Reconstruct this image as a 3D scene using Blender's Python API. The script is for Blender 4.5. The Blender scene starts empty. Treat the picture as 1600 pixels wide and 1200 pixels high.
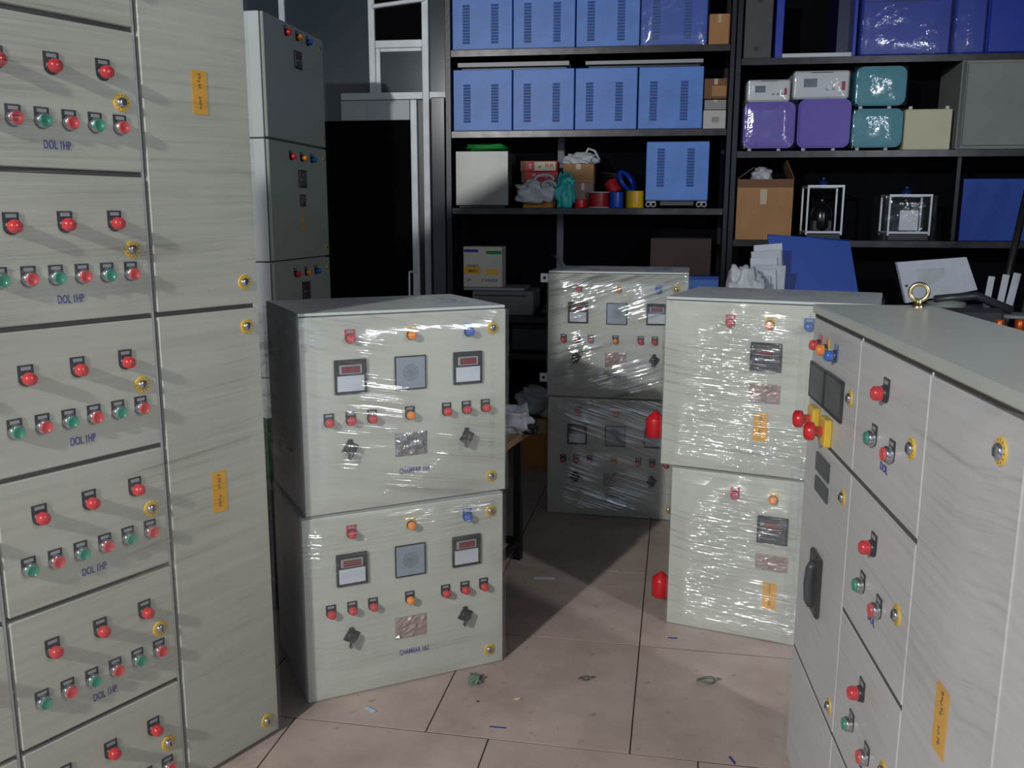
import bpy, math, random
from mathutils import Vector, Matrix, noise
random.seed(7)
SC = bpy.context.scene
COL = SC.collection

# ------------------------------------------------------------------ camera, world, lights, exposure
CAMPOS = Vector((0, 0, 1.5))
_F = Vector((0, .98299901, -.18361087)); _R = Vector((.99999480, .00059234, .00317112)); _U = Vector((-.00322604, .18360992, .98299389))
cam_data = bpy.data.cameras.new('camera'); cam = bpy.data.objects.new('camera', cam_data); COL.objects.link(cam)
cam_data.sensor_width = 36; cam_data.lens = 1399.07 / 1600 * 36; cam_data.clip_start = .02
cam.matrix_world = Matrix(((_R.x, _U.x, -_F.x, 0), (_R.y, _U.y, -_F.y, 0), (_R.z, _U.z, -_F.z, 1.5), (0, 0, 0, 1)))
SC.camera = cam
world = bpy.data.worlds.new('world'); SC.world = world; world.use_nodes = True
world.node_tree.nodes['Background'].inputs[0].default_value = (.62, .78, 1, 1)
world.node_tree.nodes['Background'].inputs[1].default_value = .55
def lamp(name, kind, loc, power, color, size, aim=None, size_y=None):
    d = bpy.data.lights.new(name, kind); d.energy = power; d.color = color
    if kind == 'POINT': d.shadow_soft_size = size
    else:
        d.size = size
        if size_y: d.shape = 'RECTANGLE'; d.size_y = size_y
    o = bpy.data.objects.new(name, d); COL.objects.link(o); o.location = loc
    if aim: o.rotation_euler = (Vector(aim) - Vector(loc)).to_track_quat('-Z', 'Y').to_euler()
    return o
lamp('ceiling_bulb', 'POINT', (-2.66, -1.98, 3.13), 560, (.985, 1, .975), .07)
lamp('side_tube_light', 'AREA', (2.75, .25, 2.55), 34, (.9, .95, 1), .05, (-.8, 2.2, 1.0), 1.2)
SC.view_settings.view_transform = 'Standard'; SC.view_settings.look = 'None'
SC.view_settings.gamma = 1; SC.view_settings.use_curve_mapping = False
SC.view_settings.exposure = 0.38
SC.cycles.use_denoising = True
SC.cycles.max_bounces = 8; SC.cycles.transparent_max_bounces = 16
SC.cycles.sample_clamp_indirect = 4

# ------------------------------------------------------------------ materials
def lin(c):
    return tuple(((v / 255) / 12.92 if v / 255 <= .04045 else ((v / 255 + .055) / 1.055) ** 2.4) for v in c) + (1,)
MATS = {}
def mat(name, rgb, rough=.5, metal=0, var=.08, scale=6, bump=0, bscale=60, stretch=None, spec=.5, alpha=1, coat=0):
    if name in MATS: return MATS[name]
    m = bpy.data.materials.new(name); m.use_nodes = True; nt = m.node_tree; N = nt.nodes; L = nt.links
    b = N['Principled BSDF']; c = lin(rgb)
    b.inputs['Roughness'].default_value = rough; b.inputs['Metallic'].default_value = metal
    b.inputs['Specular IOR Level'].default_value = spec; b.inputs['Coat Weight'].default_value = coat
    tc = N.new('ShaderNodeTexCoord'); mp = N.new('ShaderNodeMapping'); L.new(tc.outputs['Object'], mp.inputs[0])
    if stretch: mp.inputs['Scale'].default_value = stretch
    nz = N.new('ShaderNodeTexNoise'); nz.inputs['Scale'].default_value = scale; nz.inputs['Detail'].default_value = 5
    L.new(mp.outputs[0], nz.inputs['Vector'])
    mx = N.new('ShaderNodeMix'); mx.data_type = 'RGBA'
    mx.inputs[6].default_value = tuple(v * (1 - var * 2) for v in c[:3]) + (1,)
    mx.inputs[7].default_value = tuple(min(1, v * (1 + var * 2)) for v in c[:3]) + (1,)
    L.new(nz.outputs['Fac'], mx.inputs[0]); L.new(mx.outputs[2], b.inputs['Base Color'])
    if bump:
        n2 = N.new('ShaderNodeTexNoise'); n2.inputs['Scale'].default_value = bscale; L.new(mp.outputs[0], n2.inputs['Vector'])
        bp = N.new('ShaderNodeBump'); bp.inputs['Strength'].default_value = bump; bp.inputs['Distance'].default_value = .01
        L.new(n2.outputs['Fac'], bp.inputs['Height']); L.new(bp.outputs[0], b.inputs['Normal'])
    if alpha < 1: b.inputs['Alpha'].default_value = alpha
    MATS[name] = m; return m
def film_mat(name, tilt=0.0, gloss=.10, strength=.5, haze=.05, freq=90, rough=.10, tint=(1, 1, 1, 1), along=1.6, cross=.35, dist=.006, patch=4.5):
    m = bpy.data.materials.new(name); m.use_nodes = True; nt = m.node_tree; N = nt.nodes; L = nt.links
    N.remove(N['Principled BSDF']); out = N['Material Output']
    tc = N.new('ShaderNodeTexCoord'); mp = N.new('ShaderNodeMapping'); L.new(tc.outputs['Object'], mp.inputs[0])
    mp.inputs['Rotation'].default_value = (0, tilt, 0)
    m2 = N.new('ShaderNodeMapping'); m2.inputs['Scale'].default_value = (along, along, freq); L.new(mp.outputs[0], m2.inputs[0])
    n1 = N.new('ShaderNodeTexNoise'); n1.inputs['Scale'].default_value = 1; n1.inputs['Detail'].default_value = 3; n1.inputs['Roughness'].default_value = .6
    L.new(m2.outputs[0], n1.inputs['Vector'])
    n3 = N.new('ShaderNodeTexNoise'); n3.inputs['Scale'].default_value = 7; n3.inputs['Detail'].default_value = 2; L.new(mp.outputs[0], n3.inputs['Vector'])
    ad = N.new('ShaderNodeMath'); ad.operation = 'MULTIPLY_ADD'; L.new(n3.outputs['Fac'], ad.inputs[0]); ad.inputs[1].default_value = cross; L.new(n1.outputs['Fac'], ad.inputs[2])
    # the film is taut in some patches and wrinkled in others
    n4 = N.new('ShaderNodeTexNoise'); n4.inputs['Scale'].default_value = patch; n4.inputs['Detail'].default_value = 1.5; L.new(tc.outputs['Object'], n4.inputs['Vector'])
    m4 = N.new('ShaderNodeMapRange'); m4.inputs[1].default_value = .42; m4.inputs[2].default_value = .62; m4.inputs[3].default_value = .12; m4.inputs[4].default_value = 1.25; L.new(n4.outputs['Fac'], m4.inputs[0])
    bp = N.new('ShaderNodeBump'); bp.inputs['Strength'].default_value = strength; bp.inputs['Distance'].default_value = dist
    ml = N.new('ShaderNodeMath'); ml.operation = 'MULTIPLY'; L.new(ad.outputs[0], ml.inputs[0]); L.new(m4.outputs[0], ml.inputs[1]); L.new(ml.outputs[0], bp.inputs['Height'])
    gl = N.new('ShaderNodeBsdfGlossy'); gl.inputs['Roughness'].default_value = rough; L.new(bp.outputs[0], gl.inputs['Normal'])
    tr = N.new('ShaderNodeBsdfTransparent'); tr.inputs[0].default_value = tint
    df = N.new('ShaderNodeBsdfDiffuse'); df.inputs[0].default_value = (.8, .85, .9, 1)
    # creases of the film catch more light than its flat stretches
    mr = N.new('ShaderNodeMapRange'); mr.inputs[1].default_value = .5; mr.inputs[2].default_value = .72; mr.inputs[3].default_value = gloss * .6; mr.inputs[4].default_value = gloss * 2.6
    L.new(n1.outputs['Fac'], mr.inputs[0])
    a = N.new('ShaderNodeMixShader'); a.inputs[0].default_value = haze; L.new(tr.outputs[0], a.inputs[1]); L.new(df.outputs[0], a.inputs[2])
    b = N.new('ShaderNodeMixShader'); mg = N.new('ShaderNodeMath'); mg.operation = 'MULTIPLY_ADD'; L.new(m4.outputs[0], mg.inputs[0]); mg.inputs[1].default_value = .75; mg.inputs[2].default_value = .25
    mm = N.new('ShaderNodeMath'); mm.operation = 'MULTIPLY'; L.new(mr.outputs[0], mm.inputs[0]); L.new(mg.outputs[0], mm.inputs[1]); L.new(mm.outputs[0], b.inputs[0]); L.new(a.outputs[0], b.inputs[1]); L.new(gl.outputs[0], b.inputs[2])
    L.new(b.outputs[0], out.inputs[0]); MATS[name] = m; return m

cream = mat('cream_paint', (190, 192, 180), .42, var=.05, scale=3, stretch=(1, 1, 14), bump=.03, bscale=900)
cream2 = mat('cream_paint_film_moire', (184, 183, 169), .4, var=.09, scale=4, stretch=(.6, .6, 16), bump=.03, bscale=900)  # horizontal colour bands in the three creams imitate the wrap's moiré sheen
cream3 = mat('pale_cream_paint', (196, 193, 192), .4, var=.07, scale=4, stretch=(.6, .6, 18), bump=.03, bscale=900)
seam = mat('seam_grey', (62, 56, 52), .6)
greyside = mat('cabinet_side_grey', (196, 199, 198), .4, var=.06)
kpaint = mat('olive_grey_paint', (150, 156, 146), .38, var=.05)
kside = mat('pale_grey_side', (196, 200, 202), .5, var=.05)
black = mat('black_plastic', (22, 22, 26), .35)
darkgrey = mat('dark_grey_plastic', (52, 56, 62), .35)
redlens = mat('red_lens', (205, 30, 38), .25, var=.05, coat=.5)
redcap = mat('red_cap', (212, 62, 62), .3, var=.05, coat=.3)
greencap = mat('green_cap', (38, 140, 112), .3, var=.05, coat=.3)
orangelens = mat('orange_lens', (252, 140, 24), .25, var=.05, coat=.5)
bluelens = mat('blue_lens', (28, 96, 190), .25, var=.05, coat=.5)
yellow = mat('yellow_plate', (228, 184, 34), .4)
yellowst = mat('yellow_sticker', (226, 164, 30), .5, var=.06, scale=30)
chrome = mat('chrome', (200, 200, 205), .18, 1, var=.03)
brass = mat('brass', (222, 204, 150), .26, 1, var=.05)
meterwhite = mat('meter_panel', (200, 206, 214), .4, var=.03)
metergrey = mat('meter_surround', (150, 152, 156), .4, var=.03)
redwin = mat('red_window', (112, 34, 40), .15, var=.05, coat=.5)
spkgrey = mat('speaker_plate_grey', (140, 150, 160), .45, var=.04)
inkblue = mat('ink_blue', (24, 44, 140), .5, var=.05)
inkdark = mat('ink_dark', (70, 48, 18), .6, var=.05)
foil = mat('crumpled_foil', (190, 192, 196), .22, 1, var=.1, scale=20, bump=1, bscale=38)
rating = mat('rating_plate', (168, 148, 142), .3, .2, var=.15, scale=25)
racksteel = mat('dark_rack_steel', (22, 25, 32), .34, .3, var=.3, scale=9, bump=.05)
rackedge = mat('worn_rack_edge', (58, 56, 58), .3, .6, var=.45, scale=14)
blueM = mat('blue_hammer_paint', (76, 126, 208), .42, var=.14, scale=8, bump=.06, bscale=260)
blueslot = mat('blue_louvre_shadow', (22, 30, 92), .5)
bluedeep = mat('deep_blue_plastic', (18, 52, 162), .35, var=.12)
bluesheetM = mat('blue_sheet', (22, 68, 162), .5, var=.06)
card = mat('cardboard', (168, 124, 82), .8, var=.12, scale=8)
carddark = mat('dark_cardboard', (118, 84, 58), .8, var=.14)
white = mat('white_plastic', (206, 208, 214), .5, var=.05)
foam = mat('foam_board', (192, 196, 208), .7, var=.08, scale=14)
alum = mat('aluminium_frame', (206, 210, 216), .42, .1, var=.12, scale=10)
darkglass = mat('dark_glass', (54, 64, 72), .16, var=.2, scale=2)
blackroom = mat('black_doorway', (5, 5, 8), .9, spec=.1)
wallM = mat('dark_wall', (48, 52, 58), .7, var=.15)
teal = mat('teal_plastic', (34, 130, 150), .4, var=.1)
tealbag = mat('teal_bag', (40, 176, 172), .4, var=.12, scale=14)
purple = mat('purple_plastic', (92, 70, 178), .4, var=.08)
greenM = mat('green_cloth', (30, 140, 60), .7, var=.2, scale=14)
bagwhite = mat('white_bag', (178, 182, 188), .4, var=.12, scale=16)
redplastic = mat('red_plastic', (206, 34, 44), .3, var=.1)
spoolyellow = mat('yellow_tape', (236, 186, 28), .3, var=.05)
spoolblue = mat('blue_tape', (24, 76, 196), .3, var=.05)
spoolred = mat('red_wire', (160, 26, 34), .4, var=.1)
wood = mat('worn_plywood', (150, 118, 86), .6, var=.14, stretch=(1, 8, 1))
silver = mat('brushed_steel', (120, 120, 118), .40, .6, var=.15, scale=5)
creambox = mat('cream_box', (206, 200, 172), .6, var=.05)
greybox = mat('grey_box', (130, 134, 132), .6, var=.07)
rubber = mat('black_cable', (20, 20, 22), .5)
copper = mat('copper_coil', (196, 92, 40), .35, .5, var=.15)
inkred = mat('ink_red', (190, 40, 36), .5)
darksack = mat('purple_sack', (70, 34, 70), .6, var=.3, scale=10)
F_C = film_mat('cling_film_a', -.20, .20, 1, .06, freq=70, along=1.2, cross=.2, dist=.007, rough=.08, patch=3.5)
F_C2 = film_mat('cling_film_e', .02, .15, 1, .05, freq=70, along=1.2, cross=.15, dist=.010, rough=.08)
F_R = film_mat('cling_film_b', -.05, .22, 1, .05, freq=85, along=1.5, cross=.03, rough=.06, dist=.018, patch=2.6)
F_B = film_mat('cling_film_c', .30, .28, 1.0, .04, freq=50, cross=.2, dist=.009, rough=.08)
F_B2 = film_mat('cling_film_f', -.28, .24, 1.0, .03, freq=50, cross=.2, dist=.009, rough=.08)
F_L = film_mat('cling_film_g', .04, .13, 1, .04, freq=55, along=1.2, cross=.2, dist=.009, rough=.08, patch=2.2)
F_F = film_mat('cling_film_d', .0, .09, .6, .05)
F_P = film_mat('plastic_bagging', .5, .06, .8, .02, freq=22, along=10, rough=.08)
F_X = film_mat('stretched_film', .9, .22, 1, .05, freq=60, along=3)

# ------------------------------------------------------------------ mesh building
class MB:
    def __init__(s): s.v = []; s.f = []; s.m = []; s.sm = []
    def add(s, vs, fs, m=0, sm=False):
        o = len(s.v); s.v += [tuple(v) for v in vs]
        for f in fs: s.f.append([i + o for i in f]); s.m.append(m); s.sm.append(sm)
        return s
    def box(s, x0, x1, y0, y1, z0, z1, m=0, c=0.0, M=None):
        if c <= 0:
            vs = [(x, y, z) for x in (x0, x1) for y in (y0, y1) for z in (z0, z1)]
            fs = [(0, 1, 3, 2), (4, 6, 7, 5), (0, 4, 5, 1), (2, 3, 7, 6), (0, 2, 6, 4), (1, 5, 7, 3)]
        else:
            c = min(c, (x1 - x0) / 2.01, (y1 - y0) / 2.01, (z1 - z0) / 2.01)
            vs = []; idx = {}
            for a in (0, 1):
                for b in (0, 1):
                    for d in (0, 1):
                        X, Y, Z = (x0, x1)[a], (y0, y1)[b], (z0, z1)[d]
                        sx, sy, sz = (c, -c)[a], (c, -c)[b], (c, -c)[d]
                        idx[a, b, d] = len(vs); vs += [(X, Y + sy, Z + sz), (X + sx, Y, Z + sz), (X + sx, Y + sy, Z)]
            I = lambda a, b, d, k: idx[a, b, d] + k
            fs = []
            for t in (0, 1):
                q = [I(t, 0, 0, 0), I(t, 1, 0, 0), I(t, 1, 1, 0), I(t, 0, 1, 0)]; fs.append(q if t else q[::-1])
                q = [I(0, t, 0, 1), I(1, t, 0, 1), I(1, t, 1, 1), I(0, t, 1, 1)]; fs.append(q if not t else q[::-1])
                q = [I(0, 0, t, 2), I(1, 0, t, 2), I(1, 1, t, 2), I(0, 1, t, 2)]; fs.append(q if t else q[::-1])
            for p in (0, 1):
                for q in (0, 1):
                    fs.append((I(p, q, 0, 0), I(p, q, 1, 0), I(p, q, 1, 1), I(p, q, 0, 1)))
                    fs.append((I(p, 0, q, 0), I(p, 1, q, 0), I(p, 1, q, 2), I(p, 0, q, 2)))
                    fs.append((I(0, p, q, 1), I(1, p, q, 1), I(1, p, q, 2), I(0, p, q, 2)))
            for k in idx.values(): fs.append((k, k + 1, k + 2))
        if M is not None: vs = [M @ Vector(v) for v in vs]
        return s.add(vs, fs, m)
    def lathe(s, o, ax, prof, n=20, m=0, cap=True, sm=True):
        o = Vector(o); ax = Vector(ax).normalized(); t = ax.orthogonal().normalized(); b = ax.cross(t)
        vs = []; fs = []
        for r, h in prof:
            for i in range(n):
                a = 2 * math.pi * i / n; vs.append(o + ax * h + (t * math.cos(a) + b * math.sin(a)) * r)
        for k in range(len(prof) - 1):
            for i in range(n):
                j = (i + 1) % n; fs.append((k * n + i, k * n + j, (k + 1) * n + j, (k + 1) * n + i))
        s.add(vs, fs, m, sm)
        if cap:
            for k in (0, len(prof) - 1):
                if prof[k][0] > 1e-5: s.add(vs[k * n:(k + 1) * n], [tuple(range(n))[::(1 if k else -1)]], m)
        return s
    def tube(s, pts, r, n=8, m=0, closed=False):
        pts = [Vector(p) for p in pts]; N = len(pts); vs = []; fs = []; pt = None
        for i, p in enumerate(pts):
            d = (pts[(i + 1) % N] - pts[i - 1]) if closed else (pts[min(i + 1, N - 1)] - pts[max(i - 1, 0)])
            d.normalize()
            if pt is None: t = d.orthogonal().normalized()
            else: t = (pt - d * pt.dot(d)).normalized()
            pt = t; b = d.cross(t)
            for k in range(n):
                a = 2 * math.pi * k / n; vs.append(p + (t * math.cos(a) + b * math.sin(a)) * r)
        for i in range(N if closed else N - 1):
            j = (i + 1) % N
            for k in range(n):
                l = (k + 1) % n; fs.append((i * n + k, i * n + l, j * n + l, j * n + k))
        if not closed: fs += [tuple(range(n))[::-1], tuple(range((N - 1) * n, N * n))]
        return s.add(vs, fs, m, True)
    def prism(s, poly, y0, y1, m=0):   # outline in x,z extruded along y
        n = len(poly); vs = [(x, y0, z) for x, z in poly] + [(x, y1, z) for x, z in poly]
        return s.add(vs, [tuple(range(n)), tuple(range(n, 2 * n))[::-1]] + [(i, i + n, (i + 1) % n + n, (i + 1) % n) for i in range(n)], m)
    def mesh(s, name, mats):
        me = bpy.data.meshes.new(name); me.from_pydata(s.v, [], s.f)
        for m in (mats if isinstance(mats, (list, tuple)) else [mats]): me.materials.append(m)
        me.polygons.foreach_set('material_index', s.m); me.polygons.foreach_set('use_smooth', s.sm); me.update()
        return me
def link(name, me, parent=None, loc=None, rot=None):
    o = bpy.data.objects.new(name, me); COL.objects.link(o)
    if parent is not None: o.parent = parent
    if loc is not None: o.location = loc
    if rot is not None: o.rotation_euler = rot
    return o
def part(name, mb, mats, parent, loc=None, rot=None): return link(name, mb.mesh(name, mats), parent, loc, rot)
def tag(o, label, cat, group=None, kind=None):
    o['label'] = label; o['category'] = cat
    if group: o['group'] = group
    if kind: o['kind'] = kind
    return o
def thing(name, label, cat, loc=(0, 0, 0), rz=0.0, group=None, rot=None):
    o = bpy.data.objects.new(name, None); o.empty_display_size = .05; COL.objects.link(o)
    o.location = loc; o.rotation_euler = rot or (0, 0, rz); return tag(o, label, cat, group)
def struct(name, mb, mats, loc=None, rz=0.0):
    o = part(name, mb, mats, None, loc, (0, 0, rz)); o['kind'] = 'structure'; return o
def flat_text(name, body, size, m, parent, x, z, y=-.0012, w=None, rot=0.0, thick=.0004):
    cu = bpy.data.curves.new(name, 'FONT'); cu.body = body; cu.size = size; cu.align_x = 'CENTER'; cu.align_y = 'CENTER'; cu.extrude = thick; cu.offset = size * .002
    cu.resolution_u = 3
    t = bpy.data.objects.new(name, cu); COL.objects.link(t); bpy.context.view_layer.update()
    me = bpy.data.meshes.new_from_object(t.evaluated_get(bpy.context.evaluated_depsgraph_get()))
    bpy.data.objects.remove(t); bpy.data.curves.remove(cu)
    xs = [v.co.x for v in me.vertices]; s = (w / (max(xs) - min(xs))) if w else 1
    me.materials.clear(); me.materials.append(m)
    me.transform(Matrix.Rotation(math.pi / 2, 4, 'X') @ Matrix.Rotation(rot, 4, 'Z') @ Matrix.Diagonal((s, 1, 1, 1)))
    return link(name, me, parent, (x, y, z))

# ------------------------------------------------------------------ shared small meshes (origin on the door face, front is -y)
def plate_poly(hw=.0155, up=.027):
    p = [(-hw, up), (hw, up)] + [(hw * math.cos(a), hw * math.sin(a) - .001) for a in [-math.pi * k / 10 for k in range(0, 11)]]
    return p[::-1]
def build_plate(m):
    b = MB().prism(plate_poly(), -.0025, 0, 0); b.box(-.010, .010, -.0029, -.0024, .0165, .0235, 1)
    return b.mesh('legend_plate', [m, metergrey])
PLATE = {k: build_plate(m) for k, m in dict(k=black, r=redlens, o=yellow, b=bluelens).items()}
RING_K = MB().lathe((0, 0, 0), (0, -1, 0), [(.0148, .002), (.0148, .008), (.0132, .0095)], 24).mesh('bezel_ring', [black])
RING_C = MB().lathe((0, 0, 0), (0, -1, 0), [(.0158, .002), (.0158, .012), (.0142, .0145), (.0128, .0145)], 24).mesh('bezel_ring', [chrome])
def lens_mesh(m): return MB().lathe((0, 0, 0), (0, -1, 0), [(.0130, .006), (.0130, .019), (.0118, .0235), (.0085, .0262), (.0045, .0275), (0, .028)], 24).mesh('lens', [m])
def cap_mesh(m): return MB().lathe((0, 0, 0), (0, -1, 0), [(.0128, .010), (.0128, .0185), (.0118, .0195), (.0112, .0188), (0, .0188)], 24).mesh('button_cap', [m])
LENS = {k: lens_mesh(m) for k, m in dict(r=redlens, o=orangelens, b=bluelens).items()}
CAP = {k: cap_mesh(m) for k, m in dict(r=redcap, g=greencap).items()}
def indicator(p, x, z, c, plate='k', s=1.0):
    o = link('indicator_lamp', RING_K, p, (x, 0, z)); link('legend_plate', PLATE[plate], o); link('lens', LENS[c], o); o.scale = (s, s, s); return o
def button(p, x, z, c, s=1.0):
    o = link('push_button', RING_C, p, (x, 0, z)); link('legend_plate', PLATE['k'], o); link('button_cap', CAP[c], o); o.scale = (s, s, s); return o
LOCKRING = MB().lathe((0, 0, 0), (0, -1, 0), [(.0195, 0), (.0195, .0022), (.0185, .0028), (.012, .0028)], 28).mesh('lock_ring', [yellow])
b_ = MB().lathe((0, 0, 0), (0, -1, 0), [(.0118, .001), (.0118, .006), (.009, .009), (.004, .0095), (0, .0095)], 20); b_.box(-.001, .001, -.0112, -.009, -.006, .006, 1)
for k in range(12):
    a = k * math.pi / 6; b_.box(-.0008, .0008, -.0031, -.0027, .0145, .0172, 1, M=Matrix.Rotation(a, 4, 'Y'))
LOCKCORE = b_.mesh('lock_cylinder', [chrome, black])
def lock(p, x, z, s=1.0):
    o = link('door_lock', LOCKRING, p, (x, 0, z)); link('lock_cylinder', LOCKCORE, o); o.scale = (s, s, s); return o
def ring_frame(W, H, t, d, c=.0015):
    b = MB(); b.box(-W / 2, W / 2, -d, 0, H / 2 - t, H / 2, 0, c); b.box(-W / 2, W / 2, -d, 0, -H / 2, -H / 2 + t, 0, c)
    b.box(-W / 2, -W / 2 + t, -d, 0, -H / 2 + t, H / 2 - t, 0, c); b.box(W / 2 - t, W / 2, -d, 0, -H / 2 + t, H / 2 - t, 0, c)
    b.box(-W / 2 + t, W / 2 - t, -d * .45, 0, -H / 2 + t, H / 2 - t); return b
METER = ring_frame(.099, .104, .0065, .009).mesh('digital_meter', [black])
MSUR = MB().box(-.035, .035, -.0085, -.004, .008, .036, 0, .002).mesh('display_surround', [metergrey])
b_ = MB().box(-.028, .028, -.0100, -.0084, .012, .032, 0, .001)
for k in range(4):
    x = -.021 + k * .0125
    for (a0, a1, c0, c1) in ((0, .007, .016, .0172), (0, .007, .0215, .0227), (0, .007, .027, .0282), (0, .0012, .016, .028), (.0062, .0074, .016, .028)):
        b_.box(x + a0, x + a1, -.0104, -.0099, c0, c1, 1)
MWIN = b_.mesh('red_display', [redwin, mat('dim_segments', (150, 30, 36), .3)])
MPAN = MB().box(-.0415, .0415, -.0078, -.004, -.0445, .003, 0, .001).mesh('blank_panel', [meterwhite])
def meter(p, x, z):
    o = link('digital_meter', METER, p, (x, 0, z)); link('display_surround', MSUR, o); link('red_display', MWIN, o); link('blank_panel', MPAN, o); return o
SPKF = ring_frame(.102, .106, .004, .007).mesh('hooter', [black])
SPKP = MB().box(-.047, .047, -.0062, -.002, -.049, .049, 0, .001).mesh('grille_plate', [spkgrey])
b_ = MB()
for r, n in ((0, 1), (.006, 8), (.012, 12), (.018, 16), (.024, 20)):
    for i in range(n):
        a = 2 * math.pi * i / n; b_.lathe((r * math.cos(a), -.0061, r * math.sin(a) + .001), (0, -1, 0), [(.0017, 0), (.0017, .0005)], 6, 0, True, False)
SPKH = b_.mesh('sound_holes', [black])
def hooter(p, x, z):
    o = link('hooter', SPKF, p, (x, 0, z)); link('grille_plate', SPKP, o); h = link('sound_holes', SPKH, o); h['kind'] = 'stuff'; return o
TM = ring_frame(.106, .100, .004, .007)
TMETER = TM.mesh('temperature_controller', [black])
TFACE = MB().box(-.047, .047, -.0075, -.002, -.045, .045, 0, .002).mesh('controller_face', [darkgrey])
TWIN = MB().box(-.026, .026, -.0088, -.0070, .008, .028, 0, .001).mesh('red_display', [redwin])
b_ = MB()
for x, z in ((-.032, -.006), (-.02, -.004), (-.012, -.004), (.026, -.004)): b_.box(x - .004, x + .004, -.009, -.007, z - .003, z + .003, 0, .001)
TKEY = b_.mesh('key_row', [metergrey])
def controller(p, x, z, s=1.0):
    o = link('temperature_controller', TMETER, p, (x, 0, z)); link('controller_face', TFACE, o); link('red_display', TWIN, o); link('key_row', TKEY, o); o.scale = (s, 1, s); return o
b_ = MB(); b_.box(-.021, .021, -.004, 0, -.021, .021, 0, .003, Matrix.Rotation(.55, 4, 'Y')); b_.box(-.008, .008, -.005, 0, .018, .030, 0, .002)
SWB = b_.mesh('selector_switch', [black])
b_ = MB().lathe((0, 0, 0), (0, -1, 0), [(.017, .004), (.0165, .016), (.014, .018), (0, .018)], 20); b_.box(-.0055, .0055, -.030, -.015, -.031, .017, 0, .003, Matrix.Rotation(.35, 4, 'Y'))
b_.box(-.001, .001, -.0306, -.0298, -.028, -.010, 1, 0, Matrix.Rotation(.35, 4, 'Y'))
SWK = b_.mesh('switch_knob', [black, metergrey])
def selector(p, x, z):
    o = link('selector_switch', SWB, p, (x, 0, z)); link('switch_knob', SWK, o); return o
def sticker(p, x0, x1, z0, z1, seed=0, lean=0.0):
    rnd = random.Random(seed); W = x1 - x0; H = z1 - z0
    b = MB().box(-W / 2, W / 2, -.0008, 0, -H / 2, H / 2)
    z = H * .40; o = link('warning_sticker', b.mesh('warning_sticker', [yellowst]), p, ((x0 + x1) / 2, -.0004, (z0 + z1) / 2), (0, lean, 0))
    g = MB()
    while z > -H * .42:                                     # a line of small characters running down the sticker, too blurred to read
        if abs(z) > H * .05:
            for k in range(3):
                xx = rnd.uniform(-.004, .003); zz = z + rnd.uniform(-.002, .002)
                if rnd.random() < .5: g.box(xx - .003, xx + .003, -.0012, -.0008, zz, zz + .0013)
                else: g.box(xx, xx + .0013, -.0012, -.0008, zz - .003, zz + .003)
        z -= H * .075
    part('sticker_writing', g, inkdark, o); return o
def name_plate(p, x0, x1, z0, z1, m):
    b = MB(); n = 10; W = x1 - x0; H = z1 - z0; vs = []
    for j in range(n + 1):
        for i in range(n + 1):
            e = min(i, j, n - i, n - j) > 0
            vs.append((x0 + W * i / n, -.0015 - (.0035 * noise.noise(Vector((i * .7, j * .9, x0 * 9 + z0 * 7))) ** 2 * 6 if e else 0), z0 + H * j / n))
    b.add(vs, [(j * (n + 1) + i, j * (n + 1) + i + 1, (j + 1) * (n + 1) + i + 1, (j + 1) * (n + 1) + i) for j in range(n) for i in range(n)], 0, m is foil)
    b.box(x0, x1, -.0012, 0, z0, z1)
    return part('rating_plate', b, m, p)
def film(p, W, H, D, m, seed=0, z0=0.0, bulge=.03, top=True, x0=0.0, puff=.012, left=True, right=True, res=.011):
    """cling film pulled round a cabinet: sides, front over the buttons and a puffed top"""
    per = []
    def seg(a, b, k):
        n = max(2, int((Vector(b) - Vector(a)).length / (res * (1 if k == 'f' else 2.5))))
        for i in range(n): per.append((Vector(a).lerp(Vector(b), i / n), k))
    e = .006
    if left: seg((x0 - e, D, 0), (x0 - e, 0, 0), 'l')
    seg((x0 - e, -e, 0), (x0 + W + e, -e, 0), 'f')
    if right: seg((x0 + W + e, 0, 0), (x0 + W + e, D, 0), 'r')
    per.append((Vector((x0 + W + e, D if right else -e, 0)), 'e'))
    nz = int(H / res); vs = []; fs = []; nn = len(per)
    for j in range(nz + 1):
        z = z0 + H * j / nz
        for q, k in per:
            v = Vector((q.x, q.y, z)); w = noise.noise(Vector((q.x * 5 + seed, q.y * 5, z * 16))) * .5 + noise.noise(Vector((q.x * 2 + seed, q.y * 3, z * 60))) * .22
            if k == 'f':
                d = min(q.x - x0, x0 + W - q.x, z - z0 + .02, z0 + H - z + .02); t = max(0, min(1, d / .07)); t = t * t * (3 - 2 * t)
                v.y -= bulge * t * (1 + .05 * w) + .0015 * w + .001
            elif k == 'l': v.x -= .004 + .010 * abs(w)
            elif k == 'r': v.x += .004 + .010 * abs(w)
            vs.append(v)
    for j in range(nz):
        for i in range(nn - 1): fs.append((j * nn + i, j * nn + i + 1, (j + 1) * nn + i + 1, (j + 1) * nn + i))
    b = MB().add(vs, fs, 0, True)
    if top:
        a, c = 28, 16; vs = []
        for j in range(c + 1):
            for i in range(a + 1):
                u, t = i / a, j / c; edge = min(1, min(u, 1 - u, t, 1 - t) * 6)
                vs.append((x0 - e + (W + 2 * e) * u, -e + (D + e) * t, z0 + H + .002 + edge * (puff + .012 * noise.noise(Vector((u * 5 + seed, t * 14, 0)))) + .004 * noise.noise(Vector((u * 30, t * 3, seed)))))
        b.add(vs, [(j * (a + 1) + i, j * (a + 1) + i + 1, (j + 1) * (a + 1) + i + 1, (j + 1) * (a + 1) + i) for j in range(c) for i in range(a)], 0, True)
    return part('plastic_wrap', b, m, p)

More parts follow.
